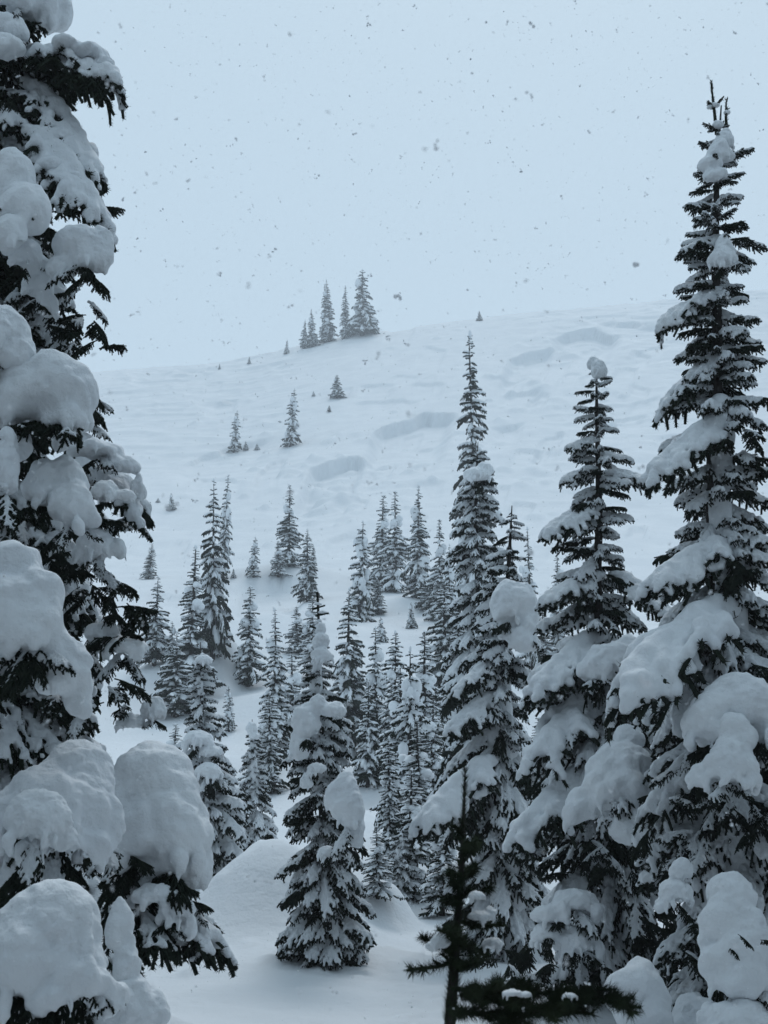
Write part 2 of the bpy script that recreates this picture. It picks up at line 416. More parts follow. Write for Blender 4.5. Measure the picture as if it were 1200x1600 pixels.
# ------------------------------------------------------------------ middle distance fir kinds (unit height)
def spire(seed, ratio, whorls, snowy=.85, lumps=6, irregular=.25, pw=.8):
    """returns crown mesh, snow mesh, trunk mesh; height 1, half width = ratio"""
    rs = np.random.RandomState(seed); gf, gs, gt = Geo(), Geo(), Geo()
    tube(gt, [(0, 0, -.03), (0, 0, .5), (rs.normal(0, .004), 0, .985)], [.022 * ratio / .14, .012 * ratio / .14, .002], 6)
    zt = 0.985
    bulge = rs.uniform(.7, 1.25, 12)
    for w in range(whorls):
        t = (w + .5) / whorls; t = t ** 1.12
        wid = ratio * (.07 + .93 * t ** pw) * (1 + irregular * (np.interp(t * 11, range(12), bulge) - 1))
        k = 5 if t < .12 else (7 if t < .4 else 8)
        a0 = rs.uniform(0, 6.28)
        for j in range(k):
            if rs.rand() < .06 + irregular * .12: continue
            az = a0 + j * 2 * math.pi / k + rs.normal(0, .2); l = wid * rs.uniform(.5, 1.0 + irregular * .35)
            cls = 1 if t < .3 or rs.rand() < .5 else (2 if t < .75 or rs.rand() < .7 else 3)
            if t < .1 and rs.rand() < .6: cls = 0
            e = LO[cls][rs.randint(3)]; s = l / e['tip'][0]
            z = 1 - t * .985 + rs.normal(0, .4 / whorls / 2) - e['tip'][2] * s * .75; z = min(z, .985)
            ca, sa = math.cos(az), math.sin(az)
            def tr(v, zs=1.0, ws=1.0):
                x, y = v[:, 0] * s, v[:, 1] * s * .8
                return np.stack([x * ca - y * sa, x * sa + y * ca, v[:, 2] * s * zs + z], 1)
            gf.add(tr(e['fol'][0]), e['fol'][1])
            if rs.rand() < snowy:
                gs.add(tr(e['snow'][0], 1.15) + [0, 0, .006 * ratio], e['snow'][1])
    gs.add(*blobs([(0, 0, .99)], [(.008, .008, .018)]))
    for i in range(lumps):
        t = rs.uniform(.15, .9); az = rs.uniform(0, 6.28); w = ratio * (.07 + .93 * t ** pw) * .55; r = ratio * rs.uniform(.12, .3)
        c = np.array([math.cos(az) * w, math.sin(az) * w, 1 - t])
        cs = [c] + [c + rs.normal(0, r * .45, 3) + [0, 0, -r * .5] for _ in range(3)]
        gs.add(*blobs(cs, [(r * .8, r * .8, r)] + [(r * .55, r * .55, r * .8)] * 3, ICO2))
    return (mk_mesh('fir_crown', *gf.arr(), M_NEEDLE, False), mk_mesh('crown_snow', *gs.arr(), M_SNOW), mk_mesh('fir_trunk', *gt.arr(), M_BARK))
KINDS = {'a': (.155, spire(1, .155, 29, .92, 7, .5, .72)), 'b': (.16, spire(2, .16, 24, .8, 9, .9, .62)), 'c': (.15, spire(3, .15, 31, .88, 5, .7, .6)),
         'd': (.26, spire(4, .26, 19, .88, 4, .5)), 'e': (.19, spire(5, .19, 22, .9, 14, 1.1, .8)), 'f': (.12, spire(6, .12, 29, .85, 3, .6, .6))}
KINDS['g'] = (.14, spire(7, .14, 27, .9, 6, 1.2, .7)); KINDS['h'] = (.17, spire(8, .17, 22, .7, 4, 1.0, .55)); KINDS['j'] = (.12, spire(10, .12, 40, .62, 3, .7, .55)); KINDS['i'] = (.13, spire(9, .13, 33, .85, 8, .8, .8))
def mid_tree(px, pyt, pyb, hw, kind, label, group, Y=None, name='fir_tree', yaw=None, lean=0):
    if Y is None:
        P = ground_px(px, pyb)
        if P is None:
            P = ground_px(px, pyb + 8)
        if P is None:
            Yr = 262; P = at(px, pyb, Yr)
    else:
        P = at(px, pyb, Y); P[2] = min(P[2], float(height(P[0], P[1])))
    top = at(px, pyt, P[1]); H = top[2] - P[2]; half = hw / ppm(px, pyb, P[1])
    if H > 0 and kind in 'abc' and (px * 7 + pyt) % 3: kind = {'a': 'gi', 'b': 'gh', 'c': 'ih'}[kind][(px + pyt) % 2]
    ratio, (crown, snow, trunk) = KINDS[kind]
    root = bpy.data.objects.new(name, None); COL.objects.link(root)
    root['label'] = label; root['category'] = 'fir tree' if name == 'fir_tree' else 'sapling'
    if group: root['group'] = group
    root.location = (P[0], P[1], P[2] - H * .015); w = half / ratio
    root.scale = (w, w, H * 1.01); root.rotation_euler = (math.radians(rnd.gauss(0, min(1.6, 170 / (pyb - pyt)))), math.radians(rnd.gauss(0, min(1.6, 170 / (pyb - pyt)))), rnd.uniform(0, 6.28) if yaw is None else yaw)
    root.empty_display_size = .2
    obj('trunk', trunk, root); obj('crown', crown, root); obj('snow', snow, root)['kind'] = 'stuff'
    return root
rnd = random.Random(5)

# ------------------------------------------------------------------ the ground
def build_ground():
    rows = []
    rows += list(np.linspace(-400, -20, 12)) + list(np.linspace(-15, 7.0, 30))
    ys = np.geomspace(7.6, 128, 420); rows += list(ys)
    rows += list(np.linspace(128.6, 275, 340)) + list(np.linspace(279, 480, 26))
    cols = np.concatenate([np.linspace(-1.6, -.42, 16)[:-1], np.linspace(-.42, -.31, 16)[:-1], np.linspace(-.31, .31, 400), np.linspace(.31, .42, 16)[1:], np.linspace(.42, 1.6, 16)[1:]])
    rows = np.array(rows); U, R = np.meshgrid(cols, rows)
    W = np.maximum(np.abs(R), 12) ; W = np.where(R < 0, 12 + np.abs(R) * .9, np.where(R < 12, 12, R))
    X = U * W; Y = R; Z = height(X, Y)
    nr, nc = X.shape; v = np.stack([X, Y, Z], -1).reshape(-1, 3)
    i = np.arange(nr - 1)[:, None] * nc + np.arange(nc - 1)[None]; i = i.ravel()
    f = np.concatenate([np.stack([i, i + 1, i + nc + 1], 1), np.stack([i, i + nc + 1, i + nc], 1)])
    o = obj('ground', mk_mesh('snow_ground', v, f, M_GROUND), kind='structure')
    o['label'] = 'deep snow covering the clearing and the open slope up to the ridge'
build_ground()

# ------------------------------------------------------------------ foreground firs, branch by branch
def new_tree(label, loc, group='snow laden firs framing the view', cat='fir tree', name='fir_tree'):
    r = bpy.data.objects.new(name, None); COL.objects.link(r); r.location = loc; r['label'] = label; r['category'] = cat
    if group: r['group'] = group
    r.empty_display_size = .3
    return r
def put_branch(root, P, yaw, L, cls, snow, rs, pitch=0.0, roll=0.0, ws=.8):
    """P world position of the branch's root"""
    e = HI[cls][rs.randint(4)]
    o = obj('branch', e['me'], root); o.location = Vector(P) - root.location
    o.rotation_euler = (roll, pitch, yaw); o.scale = (L, L * ws * rs.uniform(.85, 1.15) * (1 if rs.rand() < .5 else -1), L)
    if snow >= 0:
        m = e['snow'][snow] or e['snow'][1]
        s = obj('snow', m, o)
        if m.get('loose'): s['kind'] = 'stuff'
    return o
def branch_px(root, p0, p1, Y0, Y1, snow, rs, sag=None):
    """a branch from pixel p0 at distance Y0 to pixel p1 at distance Y1"""
    a = at(p0[0], p0[1], Y0); b = at(p1[0], p1[1], Y1); d = b - a; L = np.linalg.norm(d); el = math.atan2(d[2], math.hypot(d[0], d[1]))
    best = min(range(4), key=lambda c: abs(math.atan2(HI[c][0]['tip'][2], HI[c][0]['tip'][0]) - el)); t = HI[best][0]['tip']
    res = el - math.atan2(t[2], t[0])
    return put_branch(root, a, math.atan2(d[1], d[0]), L / np.linalg.norm(t), best, snow, rs, pitch=-res)
def pillow(root, lobes, rs, skirt=0, fringe=0, seed=0, vox=None, name='snow_pillow'):
    """lobes: (px, py, Y, rx_px, ry_px[, depth ratio]); skirt: number of hanging fingers; fringe: branches poking out below"""
    cs, rr, lob_ids = [], [], []
    o0 = np.array(root.location)
    for lb in lobes:
        px, py, Y, rx, ry = lb[:5]; dr = lb[5] if len(lb) > 5 else .8
        k_ = ppm(px, py, Y); c = at(px, py, Y); a, b = rx / k_, ry / k_
        lob_ids.append(len(cs)); cs.append(c - o0); rr.append((a, a * dr, b))
        for j in range(8):
            d = rs.normal(0, 1, 3); d /= np.linalg.norm(d); d[1] = -abs(d[1])
            if d[2] < -.4: d[2] *= .4
            q = rs.uniform(.2, .5)
            cs.append(c - o0 + d * np.array([a, a * dr, b]) * (1.0 - q)); rr.append((a * q, a * dr * q, b * q))
    n0 = len(lobes)
    big = max(range(n0), key=lambda i: lobes[i][3] * lobes[i][4])
    for i in range(int(skirt * 1.7)):
        lb = lobes[rs.randint(n0)] if i % 2 else lobes[big]
        px, py, Y, rx, ry = lb[:5]; dr = lb[5] if len(lb) > 5 else .8
        k_ = ppm(px, py, Y); c = at(px, py, Y) - o0; a, b = rx / k_, ry / k_
        th = rs.uniform(-1.9, 1.9) ; ux, uy = math.sin(th), -math.cos(th)
        dn = rs.uniform(.35, .75); hr = math.sqrt(max(0, 1 - (dn * .6) ** 2)) * .98
        p = c + np.array([ux * a * hr, uy * a * dr * hr, -b * dn]); w = a * rs.uniform(.1, .19)
        cs.append(p); rr.append((w, w, w * rs.uniform(1.3, 2.2)))
        cs.append(p + [0, 0, -w * 1.6]); rr.append((w * .6, w * .6, w * 1.2))
    v, f = blobs(cs, rr, ICO2)
    nv = len(ICO2[0])
    for i_ in lob_ids:      # flat undersides where the snow rests on the boughs
        q = v[i_ * nv:(i_ + 1) * nv]; dz_ = q[:, 2] - cs[i_][2]; q[:, 2] = cs[i_][2] + np.where(dz_ < 0, dz_ * .62, dz_)
        # slumped shape: wider towards the bottom
        kx = 1 + .12 * np.clip(-dz_ / rr[i_][2], -1, 1); q[:, 0] = cs[i_][0] + (q[:, 0] - cs[i_][0]) * kx
    sz = (v.max(0) - v.min(0)).max()
    me = melt('pillow', v, f, vox or sz / 46, M_SNOW, 14)
    # lumpy surface
    n = len(me.vertices); co = np.empty(n * 3); me.vertices.foreach_get('co', co); co = co.reshape(-1, 3)
    nn = np.empty(n * 3); me.vertices.foreach_get('normal', nn); nn = nn.reshape(-1, 3); w = sz * .16
    dsp = vnoise(co[:, 0] / w * 1.9 + co[:, 1] / w * 1.3, co[:, 2] / w * .35 + 3, seed + 5) * sz * .06 * smooth((co[:, 2].max() - co[:, 2]) / sz * 2.2) + vnoise(co[:, 0] / w * 6, co[:, 2] / w * 6 + co[:, 1] / w * 5, seed + 9) * sz * .012 + vnoise(co[:, 0] / w + 7, co[:, 2] / w + co[:, 1] / w * .7, seed) * sz * .06 + vnoise(co[:, 0] / w * 2.7, co[:, 2] / w * 2.7 + co[:, 1] / w * 1.9, seed + 1) * sz * .028
    me.vertices.foreach_set('co', (co + nn * dsp[:, None]).ravel()); me.update()
    o = obj(name, me, root)
    lb = lobes[big]
    for i in range(fringe):
        lb = lobes[rs.randint(n0)] if i % 2 else lobes[big]
        px, py, Y, rx, ry = lb[:5]; dr = lb[5] if len(lb) > 5 else .8
        k_ = ppm(px, py, Y); c = at(px, py, Y)
        yaw = math.radians(-90 + (i - (fringe - 1) / 2) * 130 / max(1, fringe) + rs.uniform(-12, 12))
        L = max(rx, ry * .8) / k_ * rs.uniform(1.3, 1.8)
        put_branch(root, c + [0, rx / k_ * dr * .3, -ry / k_ * .6], yaw, L, 3 if rs.rand() < .5 else 2, -1 if rs.rand() < .6 else 0, rs)
    return o
def dark(root, px, py, Y, rx, ry, n, rs, L=60, snow=(-1, -1, -1, 0, 1)):
    """a tangle of mostly bare hanging boughs around a spot"""
    for i in range(n):
        x = px + rs.uniform(-1, 1) * rx; y = py + rs.uniform(-1, 1) * ry; k_ = ppm(x, y, Y)
        P = at(x, y, Y + rs.uniform(0, .5)); yaw = math.radians(rs.uniform(-175, -5))
        put_branch(root, P, yaw, L / k_ * rs.uniform(.8, 1.25), rs.choice([1, 2, 2, 3, 3]), int(rs.choice(snow)), rs, roll=rs.normal(0, .2))
def hero(label, top, base, Y, prof, step, seed, droop=(0, 1, 2, 2), heavy=.35, per=5, bare=.08, tr=.09, group='snow laden firs framing the view', tops=.8, ws=.6, trunk_snow=True, plast=1.0):
    """prof: (py, left reach px, right reach px) along the outline, trunk from top px to base px at distance Y"""
    rs = np.random.RandomState(seed)
    b = at(base[0], base[1], Y); t = at(top[0], top[1], Y)
    gz = float(height(b[0], Y)); b[2] = min(b[2], gz) if base[1] < 1590 else gz
    root = new_tree(label, (b[0], Y, b[2]), group)
    H = t[2] - b[2]; g = Geo(); o0 = np.array(root.location)
    tz = np.linspace(0, 1, 12); axis = b[None] + (t - b)[None] * tz[:, None]; wob = H * .006
    axis[:, 0] += np.cumsum(rs.normal(0, 1, 12)) * wob * np.sin(tz * 3.14); axis -= o0
    axis[0, 2] -= .2
    tube(g, axis, tr * (1 - tz) ** .8 + .005, 9)
    obj('trunk', mk_mesh('trunk', *g.arr(), M_BARK), root)
    pys = [p[0] for p in prof]; le = [p[1] for p in prof]; ri = [p[2] for p in prof]
    py = pys[0]; cnt = 0; kk = ppm(top[0], (top[1] + base[1]) / 2, Y)
    cs, rr = [], []
    while py < pys[-1]:
        f_ = (py - pys[0]) / (pys[-1] - pys[0])
        z0 = at(base[0], py, Y)[2]; zt = (z0 - b[2]) / H
        ax = np.array([np.interp(zt, tz, axis[:, k]) for k in range(3)]) + o0
        kpx = ppm(ax[0], py, Y); lm = np.interp(py, pys, le) / kpx; rm = np.interp(py, pys, ri) / kpx
        a0 = rs.uniform(0, 6.28); n = per if f_ > .25 else max(4, per - 1)
        for j in range(n):
            if rs.rand() < bare: continue
            az = a0 + j * 2 * math.pi / n + rs.normal(0, .25); ca = math.cos(az)
            reach = (rm if ca > 0 else lm) * ca * ca + (lm + rm) / 2 * (1 - ca * ca)
            reach *= rs.uniform(.68, 1.08)
            dd = np.interp(f_, np.linspace(0, 1, len(droop)), droop) + rs.uniform(-.5, .5)
            cls = int(np.clip(round(dd), 0, 3)); e = HI[cls][0]['tip']; L = reach / e[0]
            z = z0 - e[2] * L * .8 + rs.normal(0, step / kpx * .25)
            zz = (z - b[2]) / H
            if zz > .985: z = b[2] + H * .975; zz = .975
            q = np.array([np.interp(zz, tz, axis[:, k]) for k in range(3)]) + o0; q[2] = z
            if math.sin(az) > .5 and f_ > .3 and rs.rand() < .4: continue      # thinner on the far side
            r_ = rs.rand(); sn = 2 if r_ < heavy * .8 else (1 if r_ < .72 else (0 if r_ < .9 else -1))
            if cnt < 300: put_branch(root, q, az, L, cls, sn, rs, pitch=rs.normal(0, .06), roll=rs.normal(0, .12), ws=ws); cnt += 1
        if trunk_snow and rs.rand() < (.5 if f_ < .4 else .6) * plast:
            rr_ = (tr * (1 - zt) ** .8 + .012) * rs.uniform(1.1, 1.8) + .012; az = rs.uniform(-2.9, -.2)
            for q2 in range(3):
                cs.append(ax - o0 + np.array([math.cos(az) * rr_ * .7, math.sin(az) * rr_ * .7, -q2 * rr_ * .9])); rr.append((rr_, rr_, rr_ * 1.4))
        py += step * rs.uniform(.8, 1.2) * (tops if f_ < .3 else 1)
    if cs:
        v, f = blobs(cs, rr); obj('trunk_snow', melt('ts', v, f, .018, M_SNOW, 4), root)
    return root, rs

exec_trees = True
G1 = 'snow laden firs framing the view'
# --- right edge fir
R, rs = hero('tallest dark fir at the right edge, its thin forked tip against the sky', (1127, 165), (1158, 1760), 9.0,
    [(178, 12, 12), (215, 27, 21), (260, 38, 44), (310, 46, 44), (345, 48, 49), (380, 59, 81), (430, 57, 57), (470, 70, 52), (530, 74, 74), (590, 65, 81), (660, 92, 89), (730, 92, 96), (800, 70, 96), (880, 96, 104), (1000, 111, 111), (1100, 171, 148), (1200, 130, 158), (1350, 139, 166), (1500, 139, 166), (1680, 148, 176)],
    33, 11, droop=(0.4, 1, 1.8, 2.4, 2.6), per=7, tr=.1, tops=.62, heavy=.6)
g = Geo(); o0 = np.array(R.location)
tube(g, [at(1136, 215, 9.0) - o0, at(1134, 180, 9.0) - o0, at(1135, 155, 9.0) - o0], [.014, .01, .004], 6)
needles(g, [at(1136, 215, 9.0) - o0, at(1135, 153, 9.0) - o0], rs, 500, .02, .004, .006, 1.2)
needles(g, [at(1118, 190, 9.0) - o0, at(1111, 126, 9.0) - o0], rs, 500, .02, .004, .006, 1.2)
tube(g, [at(1120, 210, 9.0) - o0, at(1111, 128, 9.0) - o0], [.016, .005], 6)
obj('forked_tip', mk_mesh('tip', *g.arr(), M_NEEDLE, False), R)
pillow(R, [(1116, 165, 9, 9, 4), (1110, 168, 9, 7, 3)], rs, 0, 0, 71, vox=.006); pillow(R, [(1136, 176, 9, 6, 5)], rs, 0, 0, 72, vox=.006); pillow(R, [(1122, 196, 8.98, 10, 9)], rs, 0, 0, 73, vox=.008)
for p_, q_ in (((1116, 168), (1104, 160)), ((1116, 166), (1131, 150)), ((1116, 172), (1105, 157)), ((1134, 172), (1141, 168)), ((1122, 205), (1098, 192))): branch_px(R, p_, q_, 9.0, 8.98, -1, rs)
pillow(R, [(1132, 218, 8.95, 15, 20), (1124, 240, 8.9, 21, 22), (1108, 258, 8.9, 22, 14), (1116, 275, 8.88, 20, 14)], rs, 3, 0, 1)
pillow(R, [(1132, 392, 8.8, 15, 28), (1130, 405, 8.75, 24, 18)], rs, 5, 2, 2)
#pillow(R, [(1140, 590, 8.6, 26, 44), (1125, 610, 8.6, 22, 26)], rs, 6, 2, 3)
#pillow(R, [(1150, 800, 8.4, 36, 48), (1140, 845, 8.4, 34, 40)], rs, 3, 2, 4)
pillow(R, [(1160, 1110, 8.1, 70, 58), (1110, 1130, 8.1, 42, 42), (1190, 1140, 8.1, 45, 50)], rs, 10, 4, 5)
pillow(R, [(1150, 1150, 7.9, 30, 38), (1140, 1195, 7.85, 42, 44), (1095, 1215, 7.9, 25, 25)], rs, 14, 4, 6)
pillow(R, [(1146, 1402, 7.6, 42, 42), (1142, 1440, 7.55, 48, 56), (1168, 1485, 7.5, 54, 66), (1140, 1515, 7.5, 46, 52), (1165, 1530, 7.45, 50, 40)], rs, 12, 4, 7)
pillow(R, [(1160, 1600, 7.4, 60, 40), (1110, 1590, 7.5, 25, 25)], rs, 6, 2, 8)
pillow(R, [(1065, 1360, 7.9, 20, 22), (1055, 1395, 7.9, 26, 22), (1035, 1415, 7.9, 16, 14)], rs, 8, 3, 9)
#pillow(R, [(1110, 960, 8.4, 36, 36), (1085, 970, 8.4, 26, 26), (1190, 930, 8.3, 40, 34)], rs, 8, 2, 10)
#pillow(R, [(1020, 1040, 8.2, 44, 14), (1050, 1015, 8.2, 36, 16)], rs, 7, 2, 12)
branch_px(R, (1150, 960), (965, 1085), 8.8, 8.0, 2, rs); branch_px(R, (1150, 660), (1018, 745), 8.9, 8.6, 2, rs); branch_px(R, (1150, 855), (1022, 922), 8.9, 8.5, 2, rs)
branch_px(R, (1140, 460), (1026, 512), 9, 8.9, 2, rs); branch_px(R, (1150, 545), (1028, 640), 9, 8.9, 1, rs); branch_px(R, (1135, 372), (1060, 395), 9, 8.9, 1, rs)
branch_px(R, (1135, 378), (1198, 385), 9, 8.9, 1, rs); branch_px(R, (1130, 250), (1178, 232), 9, 8.9, 1, rs); branch_px(R, (1130, 328), (1068, 320), 9, 8.9, 1, rs)

# --- second fir from the right
Q, rs = hero('open branched fir with rounded snow cap tip, beside the fir at the right edge', (932, 566), (965, 1640), 10.5,
    [(580, 12, 12), (592, 22, 24), (612, 30, 34), (640, 35, 34), (690, 42, 32), (740, 50, 66), (790, 59, 53), (840, 69, 40), (900, 74, 48), (960, 92, 70), (1030, 96, 80), (1110, 134, 106), (1200, 144, 91), (1300, 115, 96), (1400, 144, 96), (1500, 106, 86), (1600, 115, 86)],
    26, 21, droop=(.8, 1.2, 2.3, 2.7), per=7, tr=.075, heavy=.9, tops=.8)
pillow(Q, [(928, 570, 10.5, 11, 14), (936, 580, 10.45, 13, 20)], rs, 0, 0, 20)
#pillow(Q, [(955, 855, 10.2, 26, 34), (938, 880, 10.1, 20, 30)], rs, 4, 2, 21)
#pillow(Q, [(975, 935, 10.1, 34, 46), (990, 980, 10.0, 26, 34)], rs, 4, 2, 22)
pillow(Q, [(960, 1030, 9.9, 48, 28), (985, 1015, 9.9, 30, 24), (930, 1050, 9.9, 30, 26)], rs, 8, 3, 23)
pillow(Q, [(980, 1150, 9.6, 26, 22), (970, 1200, 9.5, 52, 40), (915, 1265, 9.45, 36, 34), (985, 1290, 9.35, 40, 46), (1020, 1230, 9.5, 36, 36), (960, 1235, 9.4, 50, 40)], rs, 16, 5, 24)
pillow(Q, [(940, 1370, 9.6, 18, 36), (900, 1410, 9.5, 40, 20), (860, 1430, 9.5, 30, 16)], rs, 10, 4, 25)
pillow(Q, [(855, 1460, 9.5, 26, 20), (905, 1470, 9.5, 36, 24)], rs, 10, 3, 26)
branch_px(Q, (945, 1000), (838, 1080), 10.5, 10, 2, rs); branch_px(Q, (945, 905), (840, 950), 10.5, 10.2, 2, rs); branch_px(Q, (950, 1080), (835, 1190), 10.5, 9.9, 2, rs)
branch_px(Q, (945, 795), (848, 838), 10.5, 10.3, 2, rs); branch_px(Q, (950, 900), (1060, 968), 10.5, 10.2, 2, rs); branch_px(Q, (945, 742), (1022, 755), 10.5, 10.3, 2, rs)
branch_px(Q, (950, 1200), (800, 1310), 10.3, 9.8, 2, rs); branch_px(Q, (935, 735), (875, 752), 10.5, 10.4, 2, rs); branch_px(Q, (938, 690), (882, 700), 10.5, 10.4, 2, rs)

# --- the two firs at centre right
C, rs = hero('dense fir right of centre carrying a boxy block of snow on its right side', (800, 790), (790, 1640), 13.0,
    [(800, 9, 9), (812, 18, 18), (835, 25, 26), (870, 53, 33), (920, 53, 40), (980, 58, 40), (1040, 77, 42), (1100, 77, 46), (1180, 79, 53), (1260, 110, 62), (1350, 88, 79), (1450, 97, 88), (1580, 70, 88)],
    22, 31, droop=(1, 1.8, 2.4, 2.6), per=8, tr=.08, heavy=.35)
pillow(C, [(800, 945, 12.4, 36, 42, .6), (822, 955, 12.4, 22, 46, .6), (815, 1000, 12.35, 26, 30, .6), (790, 990, 12.4, 16, 28, .6)], rs, 4, 2, 31, name='snow_block')
#pillow(C, [(800, 838, 12.8, 20, 18), (780, 858, 12.7, 24, 14)], rs, 6, 2, 32)
#pillow(C, [(765, 900, 12.6, 22, 18), (745, 920, 12.6, 20, 14)], rs, 6, 2, 33)
#pillow(C, [(785, 1080, 12.3, 30, 22), (760, 1095, 12.3, 26, 16)], rs, 8, 2, 34)
#pillow(C, [(790, 1200, 12.2, 30, 22), (770, 1225, 12.2, 30, 20)], rs, 8, 3, 35)
#pillow(C, [(800, 1310, 12, 40, 24), (770, 1330, 12, 26, 20)], rs, 8, 3, 36)
branch_px(C, (780, 1190), (662, 1298), 12.8, 12.2, 2, rs); branch_px(C, (780, 1090), (700, 1140), 12.9, 12.5, 2, rs); branch_px(C, (780, 1030), (704, 1085), 12.9, 12.6, 1, rs)

B, rs = hero('slender fir with pointed snow caps, rising behind the fir with the snow block', (747, 690), (760, 1400), 21.0,
    [(712, 22, 22), (750, 30, 32), (800, 36, 42), (860, 46, 50), (930, 52, 52), (1000, 56, 60), (1120, 70, 70), (1300, 80, 90)],
    17, 41, droop=(1, 2, 2.4), per=8, tr=.11, heavy=.55)
#pillow(B, [(746, 702, 20.9, 16, 12), (754, 712, 20.8, 15, 16)], rs, 6, 1, 41)
pillow(B, [(745, 742, 20.6, 22, 13), (758, 735, 20.6, 14, 14)], rs, 6, 1, 42)
#pillow(B, [(755, 772, 20.5, 22, 15), (775, 780, 20.5, 18, 10)], rs, 6, 1, 43)
#pillow(B, [(770, 812, 20.4, 13, 22), (735, 850, 20.4, 16, 20)], rs, 4, 1, 44)

# --- little fir in the middle of the clearing
E, rs = hero('young fir alone in the near clearing, a bare cross shaped leader on top', (497, 925), (510, 1522), 12.0,
    [(1000, 12, 12), (1035, 24, 24), (1080, 30, 45), (1120, 50, 60), (1170, 60, 56), (1230, 62, 62), (1290, 60, 66), (1350, 72, 70), (1400, 80, 66), (1460, 80, 85), (1510, 55, 85)],
    15, 51, droop=(.8, 1.3, 2.0, 2.3), per=8, tr=.045, heavy=.25, group=None)
g = Geo(); o0 = np.array(E.location)
for a_, b_ in (((500, 1010), (495, 925)), ((488, 952), (508, 946)), ((494, 962), (514, 958)), ((484, 978), (500, 984))):
    P_ = [at(*a_, 12.0) - o0, at(*b_, 12.0) - o0]; tube(g, P_, [.012, .007], 5); needles(g, P_, rs, 350, .02, .004, .006)
obj('leader', mk_mesh('leader', *g.arr(), M_NEEDLE, False), E)
pillow(E, [(497, 944, 12, 7, 3)], rs, 0, 0, 61, vox=.006); pillow(E, [(504, 957, 12, 8, 3)], rs, 0, 0, 62, vox=.006); pillow(E, [(498, 972, 12, 6, 5)], rs, 0, 0, 63, vox=.006)
pillow(E, [(500, 984, 11.9, 8, 13), (501, 1004, 11.88, 12, 18), (504, 1026, 11.85, 18, 15)], rs, 3, 0, 51)
#pillow(E, [(520, 1052, 11.8, 20, 12), (480, 1062, 11.8, 14, 14)], rs, 5, 1, 52)
pillow(E, [(497, 1100, 11.6, 16, 18, .7), (478, 1130, 11.6, 24, 34, .7), (466, 1165, 11.6, 16, 34, .7), (520, 1110, 11.6, 24, 14)], rs, 3, 1, 53)
pillow(E, [(540, 1232, 11.3, 20, 28), (545, 1265, 11.25, 26, 44), (552, 1310, 11.3, 16, 28), (528, 1250, 11.3, 20, 34)], rs, 5, 2, 54)
pillow(E, [(495, 1202, 11.5, 16, 10), (478, 1222, 11.5, 10, 16)], rs, 4, 1, 55)
#pillow(E, [(572, 1375, 11.5, 18, 24), (545, 1380, 11.5, 24, 24)], rs, 5, 2, 56)
pillow(E, [(512, 1332, 11.3, 17, 11)], rs, 5, 1, 58)

# --- firs at the left of the clearing
D, rs = hero('fir with ladder like branches left of the clearing, in front of a smooth mound', (313, 1003), (330, 1440), 17.0,
    [(1025, 12, 20), (1060, 22, 22), (1100, 26, 32), (1150, 36, 46), (1210, 50, 55), (1280, 55, 75), (1350, 55, 80), (1420, 50, 60)],
    14, 61, droop=(1, 1.6, 2.3), per=8, tr=.05, heavy=.6, group=None)
pillow(D, [(318, 1032, 16.9, 14, 9)], rs, 3, 1, 61); #pillow(D, [(317, 1072, 16.8, 8, 14)], rs, 2, 0, 62)
pillow(D, [(310, 1155, 16.6, 24, 14), (330, 1175, 16.6, 20, 12)], rs, 6, 2, 63); pillow(D, [(325, 1205, 16.5, 22, 14)], rs, 8, 2, 64)
#pillow(D, [(330, 1260, 16.3, 20, 20), (365, 1285, 16.3, 26, 16)], rs, 8, 2, 65); pillow(D, [(362, 1330, 16.2, 18, 18), (340, 1350, 16.1, 14, 22)], rs, 5, 2, 66)
D2, rs = hero('narrow fir with a square snow stub on top, right of the ladder like fir', (394, 1124), (405, 1350), 21.0,
    [(1150, 10, 20), (1180, 16, 22), (1220, 24, 24), (1270, 38, 34), (1330, 45, 40)],
    10, 71, droop=(1, 1.6, 2.2), per=8, tr=.05, heavy=.4, group=None)
pillow(D2, [(393, 1140, 20.9, 9, 13), (398, 1150, 20.9, 9, 9)], rs, 0, 0, 71)
D3, rs = hero('low bushy fir with level branches standing right of the lone young fir', (630, 1290), (632, 1475), 16.5,
    [(1305, 14, 14), (1340, 26, 28), (1380, 38, 44), (1420, 42, 52), (1462, 30, 40)],
    10, 81, droop=(1, 1.3, 2), per=8, tr=.035, heavy=.5, group=None)

# --- big fir at the left edge
L, rs = hero('huge fir filling the left edge, weighed down by the largest snow pillows', (-20, -700), (10, 1750), 7.4,
    [(0, 110, 110), (60, 120, 120), (150, 120, 130), (250, 120, 140), (330, 130, 155), (450, 130, 165), (560, 150, 185), (640, 150, 170), (760, 160, 190), (860, 160, 200),
     (950, 160, 220), (1050, 170, 215), (1120, 170, 225), (1180, 180, 190), (1380, 190, 230), (1450, 200, 250), (1600, 200, 210)],
    44, 91, droop=(1.6, 2, 2.4, 2.4), per=8, ws=.75, tr=.16, heavy=.4)
pillow(L, [(60, 10, 7.2, 52, 50), (85, 30, 7.2, 28, 34), (10, 50, 7.0, 34, 34), (25, 0, 7, 30, 20)], rs, 4, 2, 91)
pillow(L, [(15, 130, 6.8, 22, 40), (8, 75, 6.9, 36, 22)], rs, 5, 2, 92)
branch_px(L, (30, 95), (190, 125), 7.3, 7.0, 2, rs); branch_px(L, (35, 100), (170, 140), 7.2, 6.9, -1, rs)
pillow(L, [(110, 80, 7.05, 30, 13, 1.4), (140, 90, 7.05, 28, 14, 1.4), (165, 108, 7.05, 20, 16, 1.2)], rs, 3, 0, 93)
branch_px(L, (30, 130), (165, 290), 7.3, 7.0, 1, rs); branch_px(L, (40, 210), (150, 335), 7.1, 6.8, 2, rs)
